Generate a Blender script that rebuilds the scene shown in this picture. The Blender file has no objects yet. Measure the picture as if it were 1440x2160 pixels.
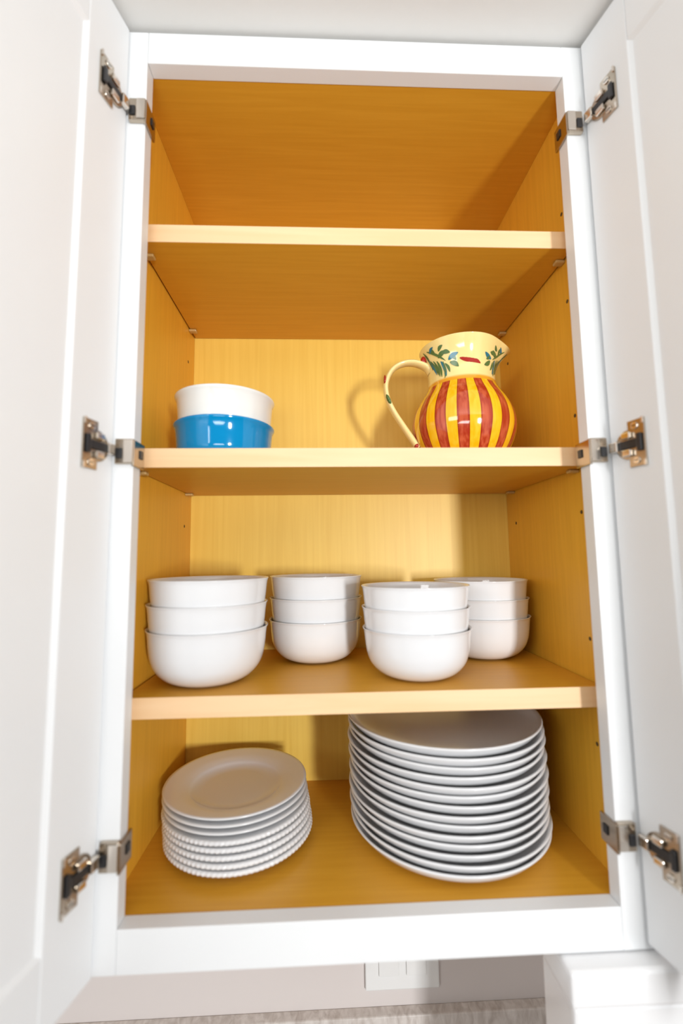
import bpy, bmesh, math, random
from mathutils import Vector, Matrix

random.seed(7)
sc = bpy.context.scene
C = sc.collection
R = math.radians

# ------------------------------------------------------------------ camera
cam_d = bpy.data.cameras.new('camera')
cam = bpy.data.objects.new('camera', cam_d)
C.objects.link(cam)
sc.camera = cam
F_PX = 917.8                                   # focal length in pixels of the 1440 px wide frame
cam_d.sensor_fit = 'HORIZONTAL'
cam_d.sensor_width = 24.0
cam_d.lens = F_PX * 24.0 / 1440.0
cam_d.clip_start = 0.01
yaw, pitch, roll = 0.0406, 0.0997, -0.0125
fw = Vector((math.sin(yaw) * math.cos(pitch), math.cos(yaw) * math.cos(pitch), math.sin(pitch)))
rt0 = Vector((math.cos(yaw), -math.sin(yaw), 0))
up0 = rt0.cross(fw)
rt = math.cos(roll) * rt0 + math.sin(roll) * up0
up = -math.sin(roll) * rt0 + math.cos(roll) * up0
m = Matrix((rt, up, -fw)).transposed().to_4x4()
m.translation = Vector((-0.0499, -0.4969, 1.7906))
cam.matrix_world = m
cam_d.dof.use_dof = True
cam_d.dof.focus_distance = 0.69
cam_d.dof.aperture_fstop = 1.5

# ------------------------------------------------------------------ world, lights, exposure
w = bpy.data.worlds.new('room_light')
sc.world = w
w.use_nodes = True
bg = w.node_tree.nodes['Background']
bg.inputs['Color'].default_value = (0.93, 0.97, 1.0, 1)
bg.inputs['Strength'].default_value = 0.13


def area(name, loc, target, sx, sy, power, color):
    d = bpy.data.lights.new(name, 'AREA')
    d.shape = 'RECTANGLE'
    d.size, d.size_y, d.energy, d.color = sx, sy, power, color
    o = bpy.data.objects.new(name, d)
    C.objects.link(o)
    o.location = loc
    o.rotation_euler = (Vector(target) - Vector(loc)).to_track_quat('-Z', 'Y').to_euler()
    return o


# a small bright source on the right, plus added fills from the left and off the ceiling
area('key_lamp', (0.86, -2.25, 1.70), (0.0, 0.1, 1.9), 0.20, 0.42, 43, (0.975, 0.99, 1.0))
area('left_fill', (-1.5, -2.0, 2.15), (0.0, 0.1, 2.0), 0.9, 0.55, 14.5, (0.96, 0.985, 1.0))
area('ceiling_bounce_fill', (-0.2, -1.2, 1.75), (-0.2, -1.1, 3.0), 0.5, 0.5, 10, (0.97, 1.0, 0.99))

vs = sc.view_settings
vs.view_transform = 'Standard'
vs.look = 'None'
vs.gamma = 1.0
vs.use_curve_mapping = False
vs.exposure = 0.0


# ------------------------------------------------------------------ materials
def mat(name, color, rough=0.5, metallic=0.0, coat=0.0, spec=0.5):
    mt = bpy.data.materials.new(name)
    mt.use_nodes = True
    b = mt.node_tree.nodes['Principled BSDF']
    b.inputs['Base Color'].default_value = (*color, 1)
    b.inputs['Roughness'].default_value = rough
    b.inputs['Metallic'].default_value = metallic
    b.inputs['Coat Weight'].default_value = coat
    b.inputs['Specular IOR Level'].default_value = spec
    return mt


def N(mt, kind, **kw):
    n = mt.node_tree.nodes.new(kind)
    for k, v in kw.items():
        setattr(n, k, v)
    return n


def L(mt, a, b):
    mt.node_tree.links.new(a, b)


def bump(mt, scale, strength, dist=0.001, stretch=(1, 1, 1)):
    tc = N(mt, 'ShaderNodeTexCoord')
    mp = N(mt, 'ShaderNodeMapping')
    mp.inputs['Scale'].default_value = stretch
    nz = N(mt, 'ShaderNodeTexNoise')
    nz.inputs['Scale'].default_value = scale
    nz.inputs['Detail'].default_value = 3
    bp = N(mt, 'ShaderNodeBump')
    bp.inputs['Strength'].default_value = strength
    bp.inputs['Distance'].default_value = dist
    L(mt, tc.outputs['Object'], mp.inputs['Vector'])
    L(mt, mp.outputs['Vector'], nz.inputs['Vector'])
    L(mt, nz.outputs['Fac'], bp.inputs['Height'])
    L(mt, bp.outputs['Normal'], mt.node_tree.nodes['Principled BSDF'].inputs['Normal'])


def noise_color(mt, c0, c1, scale, stretch, lo=0.35, hi=0.65, detail=6, c2=None):
    tc = N(mt, 'ShaderNodeTexCoord')
    mp = N(mt, 'ShaderNodeMapping')
    mp.inputs['Scale'].default_value = stretch
    nz = N(mt, 'ShaderNodeTexNoise')
    nz.inputs['Scale'].default_value = scale
    nz.inputs['Detail'].default_value = detail
    nz.inputs['Distortion'].default_value = 0.6
    cr = N(mt, 'ShaderNodeValToRGB')
    cr.color_ramp.elements[0].position = lo
    cr.color_ramp.elements[0].color = (*c0, 1)
    cr.color_ramp.elements[1].position = hi
    cr.color_ramp.elements[1].color = (*c1, 1)
    L(mt, tc.outputs['Object'], mp.inputs['Vector'])
    L(mt, mp.outputs['Vector'], nz.inputs['Vector'])
    L(mt, nz.outputs['Fac'], cr.inputs['Fac'])
    L(mt, cr.outputs['Color'], mt.node_tree.nodes['Principled BSDF'].inputs['Base Color'])
    return cr


WHITE = mat('white_cabinet_paint', (0.83, 0.84, 0.85), 0.38)
bump(WHITE, 160, 0.05)
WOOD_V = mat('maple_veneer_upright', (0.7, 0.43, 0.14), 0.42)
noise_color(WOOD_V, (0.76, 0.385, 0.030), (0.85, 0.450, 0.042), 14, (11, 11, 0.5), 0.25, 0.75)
WOOD_B = mat('maple_back_lit', (0.85, 0.55, 0.12), 0.42)  # same maple as the sides, with the back's brighter light in its colour
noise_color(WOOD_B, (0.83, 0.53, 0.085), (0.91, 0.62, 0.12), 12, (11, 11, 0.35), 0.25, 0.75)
WOOD_H = mat('maple_level_shaded', (0.7, 0.43, 0.14), 0.40)  # same maple, deeper: the shade of the undersides is put into its colour
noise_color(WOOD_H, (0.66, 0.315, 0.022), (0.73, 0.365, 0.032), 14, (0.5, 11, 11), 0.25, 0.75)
EDGE = mat('maple_edge_band', (0.83, 0.58, 0.27), 0.45)
noise_color(EDGE, (0.86, 0.56, 0.30), (0.91, 0.62, 0.36), 7, (0.6, 8, 8))
DARK = mat('dark_hole', (0.10, 0.055, 0.02), 0.8)
NICKEL = mat('nickel', (0.50, 0.43, 0.35), 0.22, 1.0)
NICKEL_L = mat('bright_nickel', (0.78, 0.72, 0.65), 0.16, 1.0)
BLACK = mat('black_plastic', (0.018, 0.018, 0.02), 0.35)
CLEAR = mat('translucent_pin_plastic', (0.55, 0.36, 0.14), 0.2)
PORC = mat('white_porcelain', (0.80, 0.80, 0.81), 0.09, 0, 0.25)
PORC_P = mat('white_plate_glaze', (0.78, 0.78, 0.79), 0.14, 0, 0.2)
BLUE = mat('blue_glaze', (0.0, 0.25, 0.55), 0.10, 0, 0.3)
CREAM_W = mat('warm_white_glaze', (0.83, 0.83, 0.80), 0.10, 0, 0.3)
CREAM = mat('cream_glaze', (0.90, 0.71, 0.31), 0.12, 0, 0.3)
LEAF = mat('green_glaze_paint', (0.09, 0.165, 0.05), 0.15)
TEAL = mat('teal_glaze_paint', (0.02, 0.17, 0.24), 0.15)
REDP = mat('red_glaze_paint', (0.38, 0.02, 0.01), 0.15)
CEIL = mat('ceiling_paint', (0.74, 0.73, 0.71), 0.9)
bump(CEIL, 90, 0.15, 0.002)
WALLM = mat('wall_paint', (0.71, 0.65, 0.625), 0.85)
bump(WALLM, 120, 0.1)
STONE = mat('speckled_stone', (0.5, 0.45, 0.4), 0.3)
noise_color(STONE, (0.50, 0.44, 0.40), (0.74, 0.69, 0.65), 70, (1.6, 1, 0.5), 0.30, 0.70)
FLOORM = mat('oak_floor', (0.30, 0.19, 0.10), 0.4)
noise_color(FLOORM, (0.24, 0.15, 0.08), (0.36, 0.23, 0.12), 4, (0.6, 8, 8))
PLATE = mat('white_plastic', (0.84, 0.84, 0.83), 0.3)
SLOT = mat('dark_slot', (0.05, 0.05, 0.05), 0.6)
APPL = mat('white_enamel', (0.88, 0.88, 0.89), 0.18, 0, 0.3)


# ------------------------------------------------------------------ helpers
def mesh_obj(name, verts, faces, material, parent=None, smooth=False, bevel=0.0):
    me = bpy.data.meshes.new(name)
    bm = bmesh.new()
    vv = [bm.verts.new(v) for v in verts]
    for f in faces:
        try:
            bm.faces.new([vv[i] for i in f])
        except ValueError:
            pass
    bmesh.ops.recalc_face_normals(bm, faces=bm.faces)
    if bevel:
        bmesh.ops.bevel(bm, geom=list(bm.edges), offset=bevel, segments=2, profile=0.5, affect='EDGES', clamp_overlap=True)
    bm.to_mesh(me)
    bm.free()
    if smooth:
        for p in me.polygons:
            p.use_smooth = True
    me.materials.append(material)
    o = bpy.data.objects.new(name, me)
    C.objects.link(o)
    if parent is not None:
        o.parent = parent
        if parent.type == 'EMPTY' and parent.get('world_children'):
            o.location = -parent.location
    return o


CUBE_F = [(0, 1, 3, 2), (4, 6, 7, 5), (0, 4, 5, 1), (2, 3, 7, 6), (0, 2, 6, 4), (1, 5, 7, 3)]


def box(name, lo, hi, material, parent=None, bevel=0.0, fn=None):
    vs_ = [Vector((x, y, z)) for x in (lo[0], hi[0]) for y in (lo[1], hi[1]) for z in (lo[2], hi[2])]
    if fn:
        vs_ = [fn(*v) for v in vs_]
    return mesh_obj(name, vs_, CUBE_F, material, parent, False, bevel)


def lathe_mesh(name, prof, seg, material, rfun=None, closed=True):
    """prof: list of (r, z); first and last points on the axis are capped."""
    verts, faces, rows = [], [], []
    for k, (r, z) in enumerate(prof):
        if r < 1e-6:
            rows.append([len(verts)])
            verts.append((0, 0, z))
        else:
            row = []
            for i in range(seg):
                a = 2 * math.pi * i / seg
                rr, zz = (rfun(r, z, a, k) if rfun else (r, z))
                row.append(len(verts))
                verts.append((rr * math.cos(a), rr * math.sin(a), zz))
            rows.append(row)
    for a, b in zip(rows, rows[1:]):
        for i in range(seg):
            j = (i + 1) % seg
            if len(a) == 1 and len(b) == 1:
                continue
            if len(a) == 1:
                faces.append((a[0], b[j], b[i]))
            elif len(b) == 1:
                faces.append((a[i], a[j], b[0]))
            else:
                faces.append((a[i], a[j], b[j], b[i]))
    me = bpy.data.meshes.new(name)
    me.from_pydata(verts, [], faces)
    for p in me.polygons:
        p.use_smooth = True
    me.materials.append(material)
    me.update()
    bm = bmesh.new()
    bm.from_mesh(me)
    bmesh.ops.recalc_face_normals(bm, faces=bm.faces)
    bm.to_mesh(me)
    bm.free()
    return me


def smooth_prof(pts, n=4):
    """Catmull-Rom through the profile points (open polyline)."""
    out = []
    P = [Vector(p) for p in pts]
    for i in range(len(P) - 1):
        p0 = P[max(i - 1, 0)]
        p1, p2 = P[i], P[i + 1]
        p3 = P[min(i + 2, len(P) - 1)]
        for k in range(n):
            t = k / n
            q = 0.5 * ((2 * p1) + (p2 - p0) * t + (2 * p0 - 5 * p1 + 4 * p2 - p3) * t * t + (3 * p1 - p0 - 3 * p2 + p3) * t ** 3)
            out.append((max(q[0], 0.0), q[1]))
    out.append(tuple(P[-1]))
    return out


def place(name, me, loc, label, cat, group=None, rz=0.0):
    o = bpy.data.objects.new(name, me)
    C.objects.link(o)
    o.location = loc
    o.rotation_euler = (0, 0, rz)
    o['label'] = label
    o['category'] = cat
    if group:
        o['group'] = group
    return o


def empty(name, loc, label, cat, world_children=False):
    e = bpy.data.objects.new(name, None)
    C.objects.link(e)
    e.location = loc
    e.empty_display_size = 0.05
    e['label'] = label
    e['category'] = cat
    if world_children:
        e['world_children'] = 1
    return e


# ------------------------------------------------------------------ dimensions (metres)
WO = 0.2665          # half width of the opening in the face frame
XO = 0.3050          # half width of the cabinet
XI = 0.2879          # half width of the inside
ZB, ZT = 1.4100, 2.4098
FB, FT = 1.3670, 2.4530
TF = 0.0190          # face frame thickness
YB = 0.2884          # inside of the back
YW = 0.3050          # room wall
S1, S2, S3 = 2.2204, 1.9245, 1.6289
TS = 0.0240
YS = 0.0357

# ------------------------------------------------------------------ the setting
o = box('wall_back', (-2.0, YW, 0.0), (2.0, YW + 0.1, 2.4600), WALLM)
o['kind'] = 'structure'
o = box('floor', (-3.0, -4.0, -0.05), (3.0, YW + 0.1, 0.0), FLOORM)  # unseen, added to dim the light coming from below
o['kind'] = 'structure'
o = box('ceiling', (-2.0, -2.8, 2.4575), (2.0, YW + 0.1, 2.56), CEIL)
o['kind'] = 'structure'
o = box('trim_1', (-2.0, YW - 0.018, 0.916), (2.0, YW, 1.042), STONE, bevel=0.002)
o['kind'] = 'structure'
o = box('countertop', (-2.0, YW - 0.64, 0.876), (2.0, YW, 0.914), STONE, bevel=0.003)
o['label'] = 'speckled grey-brown stone countertop below the wall cabinet'
o['category'] = 'countertop'

# ------------------------------------------------------------------ cabinet carcase
cab = empty('wall_cabinet', (0, 0.15, FB), 'open white wall cabinet with maple interior and two doors', 'cabinet', True)
for s in (-1, 1):
    x0, x1 = sorted((s * WO, s * XO))
    box('frame_stile', (x0, 0, FB), (x1, TF, FT), WHITE, cab, 0.0008)
box('frame_rail', (-WO + 0.0002, 0.0001, ZT), (WO - 0.0002, TF, FT), WHITE, cab, 0.0008)
box('frame_rail', (-WO + 0.0002, 0.0001, FB), (WO - 0.0002, TF, ZB), WHITE, cab, 0.0008)
for s in (-1, 1):
    x0, x1 = sorted((s * XI, s * (XO - 0.001)))
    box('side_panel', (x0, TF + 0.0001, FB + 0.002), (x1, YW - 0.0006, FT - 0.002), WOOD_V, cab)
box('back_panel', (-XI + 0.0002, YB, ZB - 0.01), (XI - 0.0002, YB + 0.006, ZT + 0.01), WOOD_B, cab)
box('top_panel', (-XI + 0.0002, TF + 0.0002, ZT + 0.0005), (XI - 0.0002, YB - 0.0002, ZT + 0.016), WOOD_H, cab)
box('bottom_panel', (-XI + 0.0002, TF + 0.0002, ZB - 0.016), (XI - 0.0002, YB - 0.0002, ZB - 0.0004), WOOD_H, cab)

for zs in (S1, S2, S3):
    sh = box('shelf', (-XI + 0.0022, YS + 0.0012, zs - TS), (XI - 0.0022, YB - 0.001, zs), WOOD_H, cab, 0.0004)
    box('edge_band', (-XI + 0.0022, YS, zs - TS), (XI - 0.0022, YS + 0.0011, zs), EDGE, sh, 0.0004)
    # shelf pins
    for sx in (-1, 1):
        for y in (0.062, 0.257):
            xa, xb = sorted((sx * (XI - 0.0002), sx * (XI - 0.013)))
            box('shelf_pin', (xa, y - 0.005, zs - TS - 0.0045), (xb, y + 0.005, zs - TS - 0.0004), CLEAR, sh, 0.0012)

# shelf pin holes in the side panels: shallow dark discs set in the veneer
for sx in (-1, 1):
    for z in (2.265, 2.1355, 1.9735, 1.8435, 1.6810, 1.5530):
        for y in (0.0585, 0.2540):
            n = 14
            vv = [Vector((sx * (XI - 0.0003), y + 0.0026 * math.cos(2 * math.pi * i / n), z + 0.0026 * math.sin(2 * math.pi * i / n))) for i in range(n)]
            vv += [v + Vector((sx * 0.0002, 0, 0)) for v in vv]
            ff = [tuple(range(n)), tuple(range(2 * n - 1, n - 1, -1))] + [(i, (i + 1) % n, n + (i + 1) % n, n + i) for i in range(n)]
            mesh_obj('pin_hole', vv, ff, DARK, cab)

# ------------------------------------------------------------------ doors and hinges
DW = 0.298
DT = 2.4495
HINGE_Z = (2.339, 1.911, 1.483)


def door_frame(side, ang, x0, y0=-0.004):
    a = R(ang)
    d = Vector((side * math.sin(a), -math.cos(a), 0))
    n = Vector((-side * math.cos(a), -math.sin(a), 0))
    o_ = Vector((x0, y0, 0))
    return lambda s, nn, z: o_ + d * s + n * nn + Vector((0, 0, z))


def cyl(name, fn, cs, cz, r, n0, n1, material, parent, seg=20, half=False, bevel=0.0):
    """disc whose axis is the door normal; half = only the part towards the hinge edge"""
    ring = []
    for i in range(seg):
        a = (math.pi / 2 + math.pi * i / (seg - 1)) if half else 2 * math.pi * i / seg
        ring.append((cs + r * math.cos(a), cz + r * math.sin(a)))
    vv = [fn(s, n0, z) for s, z in ring] + [fn(s, n1, z) for s, z in ring]
    n = len(ring)
    ff = [tuple(range(n)), tuple(range(2 * n - 1, n - 1, -1))] + [(i, (i + 1) % n, n + (i + 1) % n, n + i) for i in range(n)]
    return mesh_obj(name, vv, ff, material, parent, False, bevel)


for side, ang, x0, DB in ((-1, 14.0, -0.2880, 1.3690), (1, 13.0, 0.2905, 1.3760)):
    fn = door_frame(side, ang, x0)
    T = 0.019
    ST, RL = 0.062, 0.070
    door = box('door', (0.004, -T + 0.002, DB + 0.004), (DW - 0.004, -0.0040, DT - 0.004), WHITE, cab, 0, fn)
    door['label'] = ('open white door on the left side' if side < 0 else 'open white door on the right side')
    # frame pieces proud of the recessed panel, both faces
    box('door_stile', (0, -T, DB), (ST, 0, DT), WHITE, door, 0.0012, fn)
    box('door_stile', (DW - ST, -T, DB), (DW, 0, DT), WHITE, door, 0.0012, fn)
    box('door_rail', (ST + 0.0003, -T, DT - RL), (DW - ST - 0.0003, 0, DT), WHITE, door, 0.0010, fn)
    box('door_rail', (ST + 0.0003, -T, DB), (DW - ST - 0.0003, 0, DB + RL), WHITE, door, 0.0010, fn)
    # sloping moulding round the recess, mitred
    a0, a1, b0, b1 = ST - 0.0005, DW - ST + 0.0005, DB + RL - 0.0005, DT - RL + 0.0005
    k = 0.0045
    ring_o = [(a0, b0), (a1, b0), (a1, b1), (a0, b1)]
    ring_i = [(a0 + k, b0 + k), (a1 - k, b0 + k), (a1 - k, b1 - k), (a0 + k, b1 - k)]
    vv = [fn(s, -0.0006, z) for s, z in ring_o] + [fn(s, -0.0040, z) for s, z in ring_i] + [fn(s, -0.0047, z) for s, z in ring_o]
    ff = []
    for i in range(4):
        j = (i + 1) % 4
        ff += [(i, j, 4 + j, 4 + i), (4 + i, 4 + j, 8 + j, 8 + i), (8 + i, 8 + j, j, i)]
    mesh_obj('panel_moulding', vv, ff, WHITE, door)

    for hz in HINGE_Z:
        # cup flange screwed on the door
        h = box('hinge', (0.0250, 0.0002, hz - 0.0265), (0.0455, 0.0022, hz + 0.0265), NICKEL, cab, 0.0006, fn)
        cyl('hinge_cup', fn, 0.0262, hz, 0.0172, 0.0002, 0.0026, NICKEL, h, 22, True, 0.0005)
        for dz in (-0.0195, 0.0195):
            cyl('screw', fn, 0.0345, hz + dz, 0.0040, 0.0023, 0.0036, NICKEL_L, h, 14, False, 0.0005)
            box('screw_slot', (0.0318, 0.00365, hz + dz - 0.0005), (0.0372, 0.0039, hz + dz + 0.0005), SLOT, h, 0, fn)
        for dz in (-0.0235, 0.0235):
            box('flange_lip', (0.0432, 0.0023, hz + dz - 0.0035), (0.0454, 0.0040, hz + dz + 0.0035), NICKEL_L, h, 0.0004, fn)
        # dark well with black damper: a bar with a cross end
        box('damper', (0.0150, 0.0027, hz - 0.0048), (0.0400, 0.0044, hz + 0.0048), BLACK, h, 0.0010, fn)
        box('damper', (0.0365, 0.0027, hz - 0.0100), (0.0425, 0.0050, hz + 0.0100), BLACK, h, 0.0012, fn)
        for dz in (-0.0100, 0.0100):
            box('cup_bridge', (0.0190, 0.0027, hz + dz - 0.0038), (0.0305, 0.0066, hz + dz + 0.0038), NICKEL_L, h, 0.0012, fn)
        box('link_arm', (0.0040, 0.0016, hz - 0.0060), (0.0150, 0.0080, hz + 0.0060), NICKEL_L, h, 0.0012, fn)
        # bracket wrapped round the face frame
        xe, xs = sorted((side * (WO - 0.0016), side * 0.2850))
        box('frame_bracket', (xe, -0.0062, hz - 0.0145), (xs, -0.0003, hz + 0.0145), NICKEL, h, 0.0010)
        xa, xb = sorted((side * (WO - 0.0018), side * (WO + 0.0085)))
        box('bracket_cover', (xa, -0.0078, hz - 0.0130), (xb, -0.0063, hz + 0.0130), NICKEL_L, h, 0.0006)
        xa, xb = sorted((side * 0.2765, side * 0.2835))
        box('adjusting_screw', (xa, -0.0076, hz - 0.0085), (xb, -0.0063, hz + 0.0035), BLACK, h, 0.0006)
        xa, xb = sorted((side * (WO - 0.0003), side * (WO - 0.0034)))
        box('bracket_side', (xa, -0.0062, hz - 0.0170), (xb, 0.0225, hz + 0.0130), NICKEL, h, 0.0008)
        xa, xb = sorted((side * (WO - 0.0034), side * (WO - 0.0048)))
        box('clamp_screw', (xa, 0.0080, hz - 0.0060), (xb, 0.0160, hz + 0.0040), BLACK, h, 0.0006)

# ------------------------------------------------------------------ bowls and plates
def bowl_profile(Rr, H, t=0.0022):
    out = [(0.0, 0.0015), (0.36 * Rr, 0.0015), (0.39 * Rr, 0.0), (0.42 * Rr, 0.0)]
    body = [(0.45 * Rr, 0.0010), (0.59 * Rr, 0.045 * H), (0.735 * Rr, 0.135 * H), (0.855 * Rr, 0.285 * H), (0.922 * Rr, 0.47 * H),
            (0.952 * Rr, 0.67 * H), (0.967 * Rr, 0.85 * H), (0.981 * Rr, 0.945 * H), (1.0 * Rr, 0.992 * H)]
    body = smooth_prof(body, 4)
    inner = [(max(r - t, 0.0), z + (t if z < 0.3 * H else 0.0010)) for r, z in reversed(body[:-3])]
    return out + body + [(0.995 * Rr, H), (0.982 * Rr, 0.995 * H)] + inner + [(0.0, 0.0045)]


bowl_a = lathe_mesh('large_bowl_mesh', bowl_profile(0.0785, 0.0705), 96, PORC)
bowl_b = lathe_mesh('small_bowl_mesh', bowl_profile(0.0735, 0.0645), 96, PORC)
ORD3 = ('bottom', 'middle', 'top')
for me, (cx, cy), step, where, dxs in (
        (bowl_a, (-0.2055, 0.106), 0.0315, 'large-bowl stack at the front left', (0.0, -0.0008, 0.0004)),
        (bowl_b, (-0.0645, 0.211), 0.0330, 'stack behind, between the two front stacks', (0.0, 0.0006, 0.0010)),
        (bowl_b, (0.0750, 0.106), 0.0280, 'front stack right of centre', (0.0, -0.0008, -0.0008)),
        (bowl_b, (0.2040, 0.211), 0.0280, 'back right stack against the side panel', (0.0, -0.0007, -0.0012))):
    for k in range(3):
        place('cereal_bowl', me, (cx + dxs[k], cy + 0.0005 * k, S3 + 0.0002 + k * step),
              'white porcelain bowl at the %s of the %s' % (ORD3[k], where), 'bowl', 'white bowls on the third shelf', random.random() * 6)

dinner_prof = [(0, 0.0030), (0.070, 0.0030), (0.072, 0.0), (0.078, 0.0), (0.080, 0.0030), (0.094, 0.0045), (0.110, 0.0064), (0.1190, 0.0088),
               (0.1260, 0.0130), (0.1305, 0.0178), (0.1332, 0.0212), (0.1347, 0.0230), (0.1345, 0.0243), (0.1325, 0.0245), (0.1288, 0.0205), (0.1240, 0.0162), (0.1160, 0.0126),
               (0.100, 0.0096), (0.085, 0.0078), (0.060, 0.0066), (0, 0.0062)]
dinner = lathe_mesh('dinner_plate_mesh', dinner_prof, 128, PORC_P)
NTH = ('first', 'second', 'third', 'fourth', 'fifth', 'sixth', 'seventh', 'eighth', 'ninth', 'tenth', 'eleventh', 'twelfth', 'thirteenth', 'fourteenth')
ND = 14
jit = [(0, 0), (0.0012, -0.001), (-0.001, 0.0006), (0.0006, 0.0012), (-0.0014, -0.0006), (0.001, 0.0004), (-0.0006, -0.0012),
       (0.0016, 0.0), (-0.0008, 0.001), (0.0004, -0.0014), (-0.0016, 0.0004), (0.0012, 0.0008), (-0.0004, -0.0008), (-0.0012, 0.0006)]
for k in range(ND):
    lab = 'top plate of the tall stack of large white plates' if k == ND - 1 else (
        'bottom plate of the tall stack of large white plates' if k == 0 else
        '%s plate from the top of the tall stack of large white plates' % NTH[ND - 1 - k])
    place('dinner_plate', dinner, (0.1195 + jit[k][0] - 0.0002 * k, 0.1510 + jit[k][1], ZB + k * 0.01035), lab, 'plate', 'large plates on the cabinet floor')

side_prof = [(0, 0.0020), (0.050, 0.0020), (0.052, 0.0), (0.056, 0.0), (0.058, 0.0025), (0.0665, 0.0075), (0.082, 0.0110), (0.0962, 0.0136),
             (0.0985, 0.0150), (0.0978, 0.0164), (0.094, 0.0160), (0.080, 0.0138), (0.066, 0.0112), (0.0625, 0.0090), (0.0585, 0.0058), (0.045, 0.0050), (0, 0.0048)]
side_smooth = lathe_mesh('side_plate_mesh', side_prof, 112, PORC_P)
rib_prof = [(0, 0.0020), (0.050, 0.0020), (0.052, 0.0), (0.056, 0.0), (0.058, 0.0025), (0.0665, 0.0075), (0.082, 0.0098), (0.0950, 0.0108),
            (0.0978, 0.0112), (0.0990, 0.0130), (0.0990, 0.0148), (0.0982, 0.0162), (0.095, 0.0160), (0.080, 0.0138), (0.066, 0.0112), (0.0625, 0.0090), (0.0585, 0.0058),
            (0.045, 0.0050), (0, 0.0048)]


def ribs(r, z, a, k):
    if 7 <= k <= 11:
        return r + (0.0005 if k in (8, 9, 10) else 0.00025) * (math.cos(96 * a)), z
    return r, z


side_rib = lathe_mesh('ribbed_plate_mesh', rib_prof, 96 * 6, PORC_P, ribs)
NS = 8
for k in range(NS):
    t = k / (NS - 1)
    rib = k < 5
    pos = ('top' if k == NS - 1 else 'bottom' if k == 0 else NTH[NS - 1 - k])
    lab = ('%s plate of the small white plate stack' % pos if k in (0, NS - 1) else '%s plate from the top of the small white plate stack' % pos)
    lab += ', with a ribbed rim' if rib else ', with a smooth rim'
    place('side_plate', side_rib if rib else side_smooth,
          (-0.1690 - 0.0085 * t + 0.3 * jit[k][0], 0.1490 + 0.0130 * t + 0.3 * jit[k][1], ZB + k * 0.0074), lab, 'plate', 'small plates on the cabinet floor')

# ------------------------------------------------------------------ two straight-sided dishes
def dish_prof(Rr, H):
    return [(0, 0.0025), (0.76 * Rr, 0.0025), (0.78 * Rr, 0.0), (0.84 * Rr, 0.0), (0.885 * Rr, 0.0025), (0.915 * Rr, 0.0075), (0.925 * Rr, 0.012), (0.940 * Rr, 0.55 * H),
            (0.955 * Rr, 0.84 * H), (0.985 * Rr, 0.92 * H), (1.0 * Rr, 0.965 * H), (0.993 * Rr, 0.995 * H), (0.975 * Rr, H), (0.955 * Rr, 0.985 * H),
            (0.895 * Rr, 0.5 * H), (0.875 * Rr, 0.012), (0.80 * Rr, 0.006), (0, 0.0055)]


blue_me = lathe_mesh('blue_dish_mesh', dish_prof(0.0700, 0.0480), 96, BLUE)
white_me = lathe_mesh('white_dish_mesh', dish_prof(0.0695, 0.0480), 96, CREAM_W)
DX, DY = -0.1905, 0.1180
place('serving_dish', blue_me, (DX, DY, S2 + 0.0002), 'blue glazed straight-sided dish standing on the second shelf', 'dish')
place('serving_dish', white_me, (DX + 0.0005, DY, S2 + 0.0405), 'white straight-sided dish stacked in the blue dish', 'dish')

# ------------------------------------------------------------------ painted pitcher
PX, PY = 0.1655, 0.150
jug = empty('pitcher', (PX, PY, S2 + 0.0002), 'red and yellow striped ceramic pitcher with painted leaves on cream neck', 'pitcher')

JUG = mat('striped_glaze', (0.9, 0.6, 0.1), 0.10, 0, 0.4)
tc = N(JUG, 'ShaderNodeTexCoord')
sx_ = N(JUG, 'ShaderNodeSeparateXYZ')
L(JUG, tc.outputs['Object'], sx_.inputs['Vector'])


def M(op, a, b=None, c=None):
    n = N(JUG, 'ShaderNodeMath', operation=op)
    for i, v in enumerate((a, b, c)):
        if v is None:
            continue
        if isinstance(v, (int, float)):
            n.inputs[i].default_value = v
        else:
            L(JUG, v, n.inputs[i])
    return n.outputs[0]


def mix(fac, c0, c1):
    n = N(JUG, 'ShaderNodeMix', data_type='RGBA')
    for sock, v in ((n.inputs[0], fac), (n.inputs[6], c0), (n.inputs[7], c1)):
        if isinstance(v, tuple):
            sock.default_value = (*v, 1)
        elif isinstance(v, (int, float)):
            sock.default_value = v
        else:
            L(JUG, v, sock)
    return n.outputs[2]


def step(v, lo, hi):
    n = N(JUG, 'ShaderNodeMapRange', interpolation_type='SMOOTHSTEP')
    L(JUG, v, n.inputs[0])
    n.inputs[1].default_value = lo
    n.inputs[2].default_value = hi
    return n.outputs[0]


STRIPES, PHASE = 15, 0.98
ang_ = M('ARCTAN2', sx_.outputs[1], sx_.outputs[0])
u = M('ADD', M('MULTIPLY', ang_, STRIPES / (2 * math.pi)), 20 + PHASE)
fr = M('ABSOLUTE', M('SUBTRACT', M('FRACT', u), 0.5))           # 0 at a red stripe's centre
nzs = N(JUG, 'ShaderNodeTexNoise')
nzs.inputs['Scale'].default_value = 14
mp_ = N(JUG, 'ShaderNodeMapping')
mp_.inputs['Scale'].default_value = (14, 14, 0.9)
L(JUG, tc.outputs['Object'], mp_.inputs['Vector'])
L(JUG, mp_.outputs['Vector'], nzs.inputs['Vector'])
red = mix(step(nzs.outputs['Fac'], 0.35, 0.7), (0.40, 0.035, 0.012), (0.58, 0.11, 0.045))
red = mix(step(fr, 0.19, 0.25), red, (0.28, 0.012, 0.008))       # darker brushed stripe edges
yel = mix(step(nzs.outputs['Fac'], 0.3, 0.75), (0.92, 0.46, 0.004), (0.93, 0.56, 0.03))
body_c = mix(step(fr, 0.255, 0.275), red, yel)
h_ = sx_.outputs[2]
ob = mix(step(h_, 0.1165, 0.1180), body_c, (0.80, 0.36, 0.03))   # orange line under the neck
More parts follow.
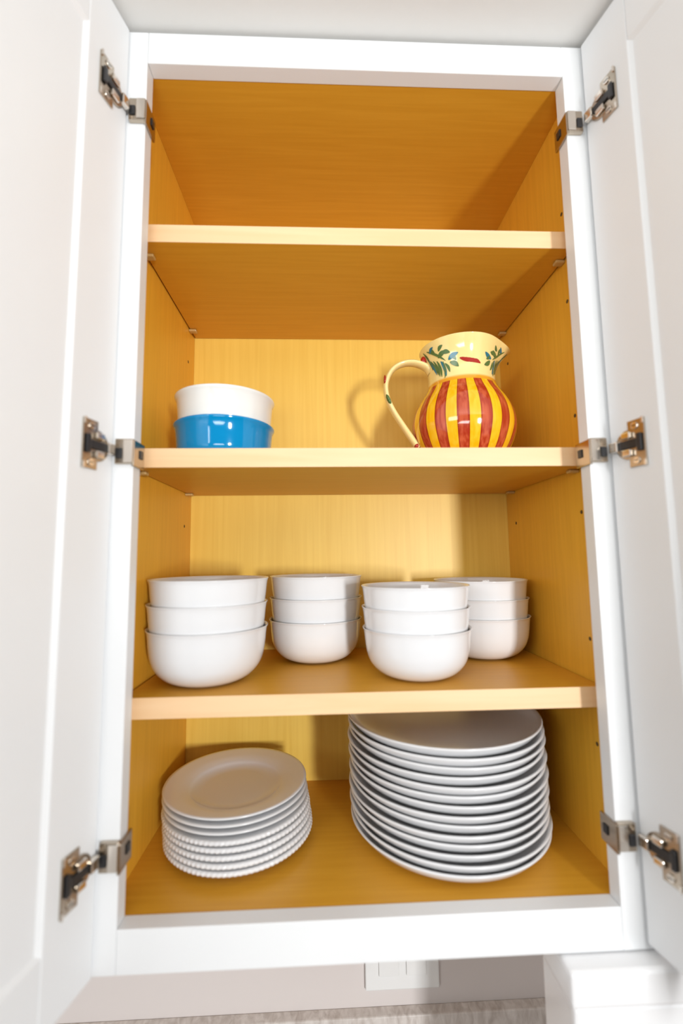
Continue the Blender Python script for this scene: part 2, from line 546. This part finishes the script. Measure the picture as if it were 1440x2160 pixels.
top_c = mix(step(h_, 0.1215, 0.1260), ob, (0.90, 0.71, 0.29))
L(JUG, top_c, JUG.node_tree.nodes['Principled BSDF'].inputs['Base Color'])

jug_out = [(0.048, 0.0), (0.056, 0.006), (0.068, 0.024), (0.0755, 0.044), (0.0775, 0.060), (0.0745, 0.078), (0.0670, 0.095), (0.0580, 0.109),
           (0.0525, 0.119), (0.0505, 0.127), (0.0503, 0.138), (0.0520, 0.150), (0.0555, 0.164), (0.0610, 0.177), (0.0630, 0.1815)]


def jug_r(h):
    for (r0, z0), (r1, z1) in zip(jug_out, jug_out[1:]):
        if z0 <= h <= z1:
            t = (h - z0) / (z1 - z0)
            return r0 + (r1 - r0) * t
    return jug_out[-1][0] if h > jug_out[-1][1] else jug_out[0][0]


def spout(r, h, a):
    """pour lip towards +X, slightly pinched rim beside it"""
    d = math.atan2(math.sin(a), math.cos(a))
    k = max(0.0, (h - 0.135) / 0.047)
    lip = math.exp(-(d / 0.38) ** 2)
    pinch = math.exp(-((abs(d) - 0.85) / 0.38) ** 2)
    rr = r + (k ** 1.7) * (0.0160 * lip - 0.0020 * pinch)
    zz = h + (k ** 2) * (-0.0035 * lip)
    return rr, zz


outer = smooth_prof(jug_out, 4)
inner = [(r - 0.0045, max(z, 0.006)) for r, z in reversed(outer)]
prof = [(0, 0.002), (0.042, 0.002)] + outer + [(outer[-1][0] - 0.002, outer[-1][1] + 0.0012)] + inner + [(0, 0.006)]
body = bpy.data.objects.new('pitcher_body', lathe_mesh('pitcher_body', prof, 128, JUG, lambda r, z, a, k: spout(r, z, a)))
C.objects.link(body)
body.parent = jug

# handle: swept oval
hp = [(-0.047, 0.146), (-0.054, 0.1555), (-0.072, 0.1625), (-0.092, 0.1610), (-0.1085, 0.1500), (-0.1175, 0.1300), (-0.1165, 0.108),
      (-0.1070, 0.085), (-0.0930, 0.062), (-0.0800, 0.042), (-0.0700, 0.028)]
path = []
P = [Vector((x, 0, z)) for x, z in hp]
for i in range(len(P) - 1):
    p0, p1, p2, p3 = P[max(i - 1, 0)], P[i], P[i + 1], P[min(i + 2, len(P) - 1)]
    for k in range(5):
        t = k / 5
        path.append(0.5 * ((2 * p1) + (p2 - p0) * t + (2 * p0 - 5 * p1 + 4 * p2 - p3) * t * t + (3 * p1 - p0 - 3 * p2 + p3) * t ** 3))
path.append(P[-1])
verts, faces = [], []
SEG = 16
for i, p in enumerate(path):
    tg = (path[min(i + 1, len(path) - 1)] - path[max(i - 1, 0)]).normalized()
    nx = Vector((0, 1, 0)).cross(tg).normalized()
    t = i / (len(path) - 1)
    wa, wb = 0.0040 + 0.0016 * abs(2 * t - 1) ** 2, 0.0080 + 0.003 * (1 - t) ** 3
    for j in range(SEG):
        a = 2 * math.pi * j / SEG
        verts.append(p + nx * (wa * math.cos(a)) + Vector((0, wb * math.sin(a), 0)))
for i in range(len(path) - 1):
    for j in range(SEG):
        k = (j + 1) % SEG
        faces.append((i * SEG + j, i * SEG + k, (i + 1) * SEG + k, (i + 1) * SEG + j))
faces += [tuple(range(SEG)), tuple(range(len(verts) - 1, len(verts) - 1 - SEG, -1))]
handle = mesh_obj('handle', verts, faces, CREAM, jug, True)


def on_jug(a, h, lift=0.0005):
    r, z = spout(jug_r(h), h, a)
    r += lift
    return Vector((r * math.cos(a), r * math.sin(a), z))


def stroke(sv, sf, a0, h0, a1, h1, width, bend=0.0):
    """one brush stroke on the neck, pointed at both ends"""
    n = 8
    rr = jug_r(0.5 * (h0 + h1))
    du, dh = (a1 - a0) * rr, h1 - h0
    ln = math.hypot(du, dh)
    pu, ph = -dh / ln, du / ln
    base = len(sv)
    for i in range(n + 1):
        t = i / n
        wd = width * (math.sin(math.pi * min(t * 0.92 + 0.06, 1.0)) ** 0.8)
        bo = bend * math.sin(math.pi * t)
        for sgn in (-1, 1):
            q = sgn * wd * 0.5 + bo
            sv.append(on_jug(a0 + (du * t + pu * q) / rr, h0 + dh * t + ph * q))
    for i in range(n):
        b = base + 2 * i
        sf.append((b, b + 1, b + 3, b + 2))


# angles on the pitcher: the side facing the photographer is about -108 degrees
FA = R(-108)
sets = {'green': ([], []), 'teal': ([], []), 'red': ([], [])}


def spray(a, h, flip, sc_=1.0):
    """a fan of leaves along a short drooping stem"""
    g, t_ = sets['green'], sets['teal']
    f = flip
    for (da, dh, ea, eh, wd, col) in (
            (-16, 16, 10, -3, 2.6, 'green'), (-20, 8, -6, -16, 3.0, 'teal'), (-15, 4, -3, -17, 2.6, 'green'), (-9, 2, 0, -20, 2.6, 'green'),
            (-3, 0, 3, -21, 2.8, 'green'), (3, -2, 10, -22, 3.2, 'teal'), (9, -6, 15, -18, 2.8, 'green'), (0, 3, 12, 8, 5.0, 'green'),
            (-4, 8, -7, 16, 4.0, 'green'), (6, 7, 17, 5, 4.5, 'green'), (14, -3, 27, 3, 5.0, 'teal'), (16, -6, 27, -13, 5.0, 'green'),
            (-12, 12, -4, 17, 3.0, 'teal'), (-22, 13, -13, -8, 2.4, 'green'), (-24, 18, -17, 2, 2.4, 'green'), (6, -3, 8, -24, 2.2, 'green'), (2, 10, 9, 15, 3.4, 'green'), (18, 0, 24, -5, 3.4, 'green')):
        sv, sf = sets[col]
        stroke(sv, sf, a + f * R(da) * sc_, h + dh * 0.001 * sc_, a + f * R(ea) * sc_, h + eh * 0.001 * sc_, wd * 0.00115 * sc_, 0.0012)


spray(FA - R(36), 0.1530, 1, 1.22)
spray(FA + R(72), 0.1545, -1, 1.15)
spray(FA + R(160), 0.1535, 1)
sv, sf = sets['red']
for k in range(5):
    stroke(sv, sf, FA + R(-1 + 5 * k), 0.1490 - 0.0008 * k, FA + R(13 + 5 * k), 0.1425 - 0.0004 * k, 0.0050, 0.0008)
names = {'green': ('painted_leaves', LEAF), 'teal': ('painted_blue_leaves', TEAL), 'red': ('painted_flower', REDP)}
for kx, (sv, sf) in sets.items():
    # give each stroke a skin of its own thickness
    nb = len(sv)
    back = [Vector((v.x * 0.9955, v.y * 0.9955, v.z)) for v in sv]
    mesh_obj(names[kx][0], sv + back, sf + [tuple(reversed([i + nb for i in f])) for f in sf], names[kx][1], body, True)

# dabs of paint on the handle: little raised ovals
def dab(name, loc, rad, material, rot=0.0):
    vv, ff = [], []
    n, mrow = 14, 6
    for i in range(mrow + 1):
        th = math.pi * i / mrow
        for j in range(n):
            ph = 2 * math.pi * j / n
            q = Vector((rad[0] * math.sin(th) * math.cos(ph), rad[1] * math.sin(th) * math.sin(ph), rad[2] * math.cos(th)))
            q = Matrix.Rotation(rot, 3, 'Y') @ q
            vv.append(Vector(loc) + q)
    for i in range(mrow):
        for j in range(n):
            ff.append((i * n + j, i * n + (j + 1) % n, (i + 1) * n + (j + 1) % n, (i + 1) * n + j))
    return mesh_obj(name, vv, ff, material, handle, True)


dab('red_dab', (-0.0595, -0.004, 0.1640), (0.0045, 0.0055, 0.0075), REDP)
dab('green_dab', (-0.1150, -0.004, 0.1020), (0.0030, 0.0070, 0.0100), LEAF, R(-22))
dab('brown_dab', (-0.1200, -0.003, 0.1340), (0.0020, 0.0060, 0.0080), REDP)
dab('red_dab', (-0.0735, -0.003, 0.0300), (0.0040, 0.0060, 0.0050), REDP)

# ------------------------------------------------------------------ below the cabinet
op = empty('switch_plate', (0.0745, YW, 1.128), 'white double wall plate partly hidden below the bottom rail', 'switch', True)
box('cover_plate', (0.0125, YW - 0.0075, 1.0710), (0.1365, YW - 0.0002, 1.1850), PLATE, op, 0.002)
for cx in (0.0515, 0.0975):
    box('rocker', (cx - 0.0165, YW - 0.0105, 1.0945), (cx + 0.0165, YW - 0.0076, 1.1615), PLATE, op, 0.0008)

bx = empty('kitchen_appliance', (0.30, 0.016, 0.914), 'white box-shaped countertop appliance jutting out under the right door', 'appliance', True)
box('housing', (0.1990, -0.0170, 0.9242), (0.4200, 0.0500, 1.3300), APPL, bx, 0.004)
box('lid', (0.1960, -0.0205, 1.3303), (0.4230, 0.0520, 1.3655), APPL, bx, 0.004)
for px in (0.215, 0.405):
    for py in (0.0, 0.033):
        box('foot', (px - 0.009, py - 0.009, 0.9142), (px + 0.009, py + 0.009, 0.9241), BLACK, bx, 0.002)
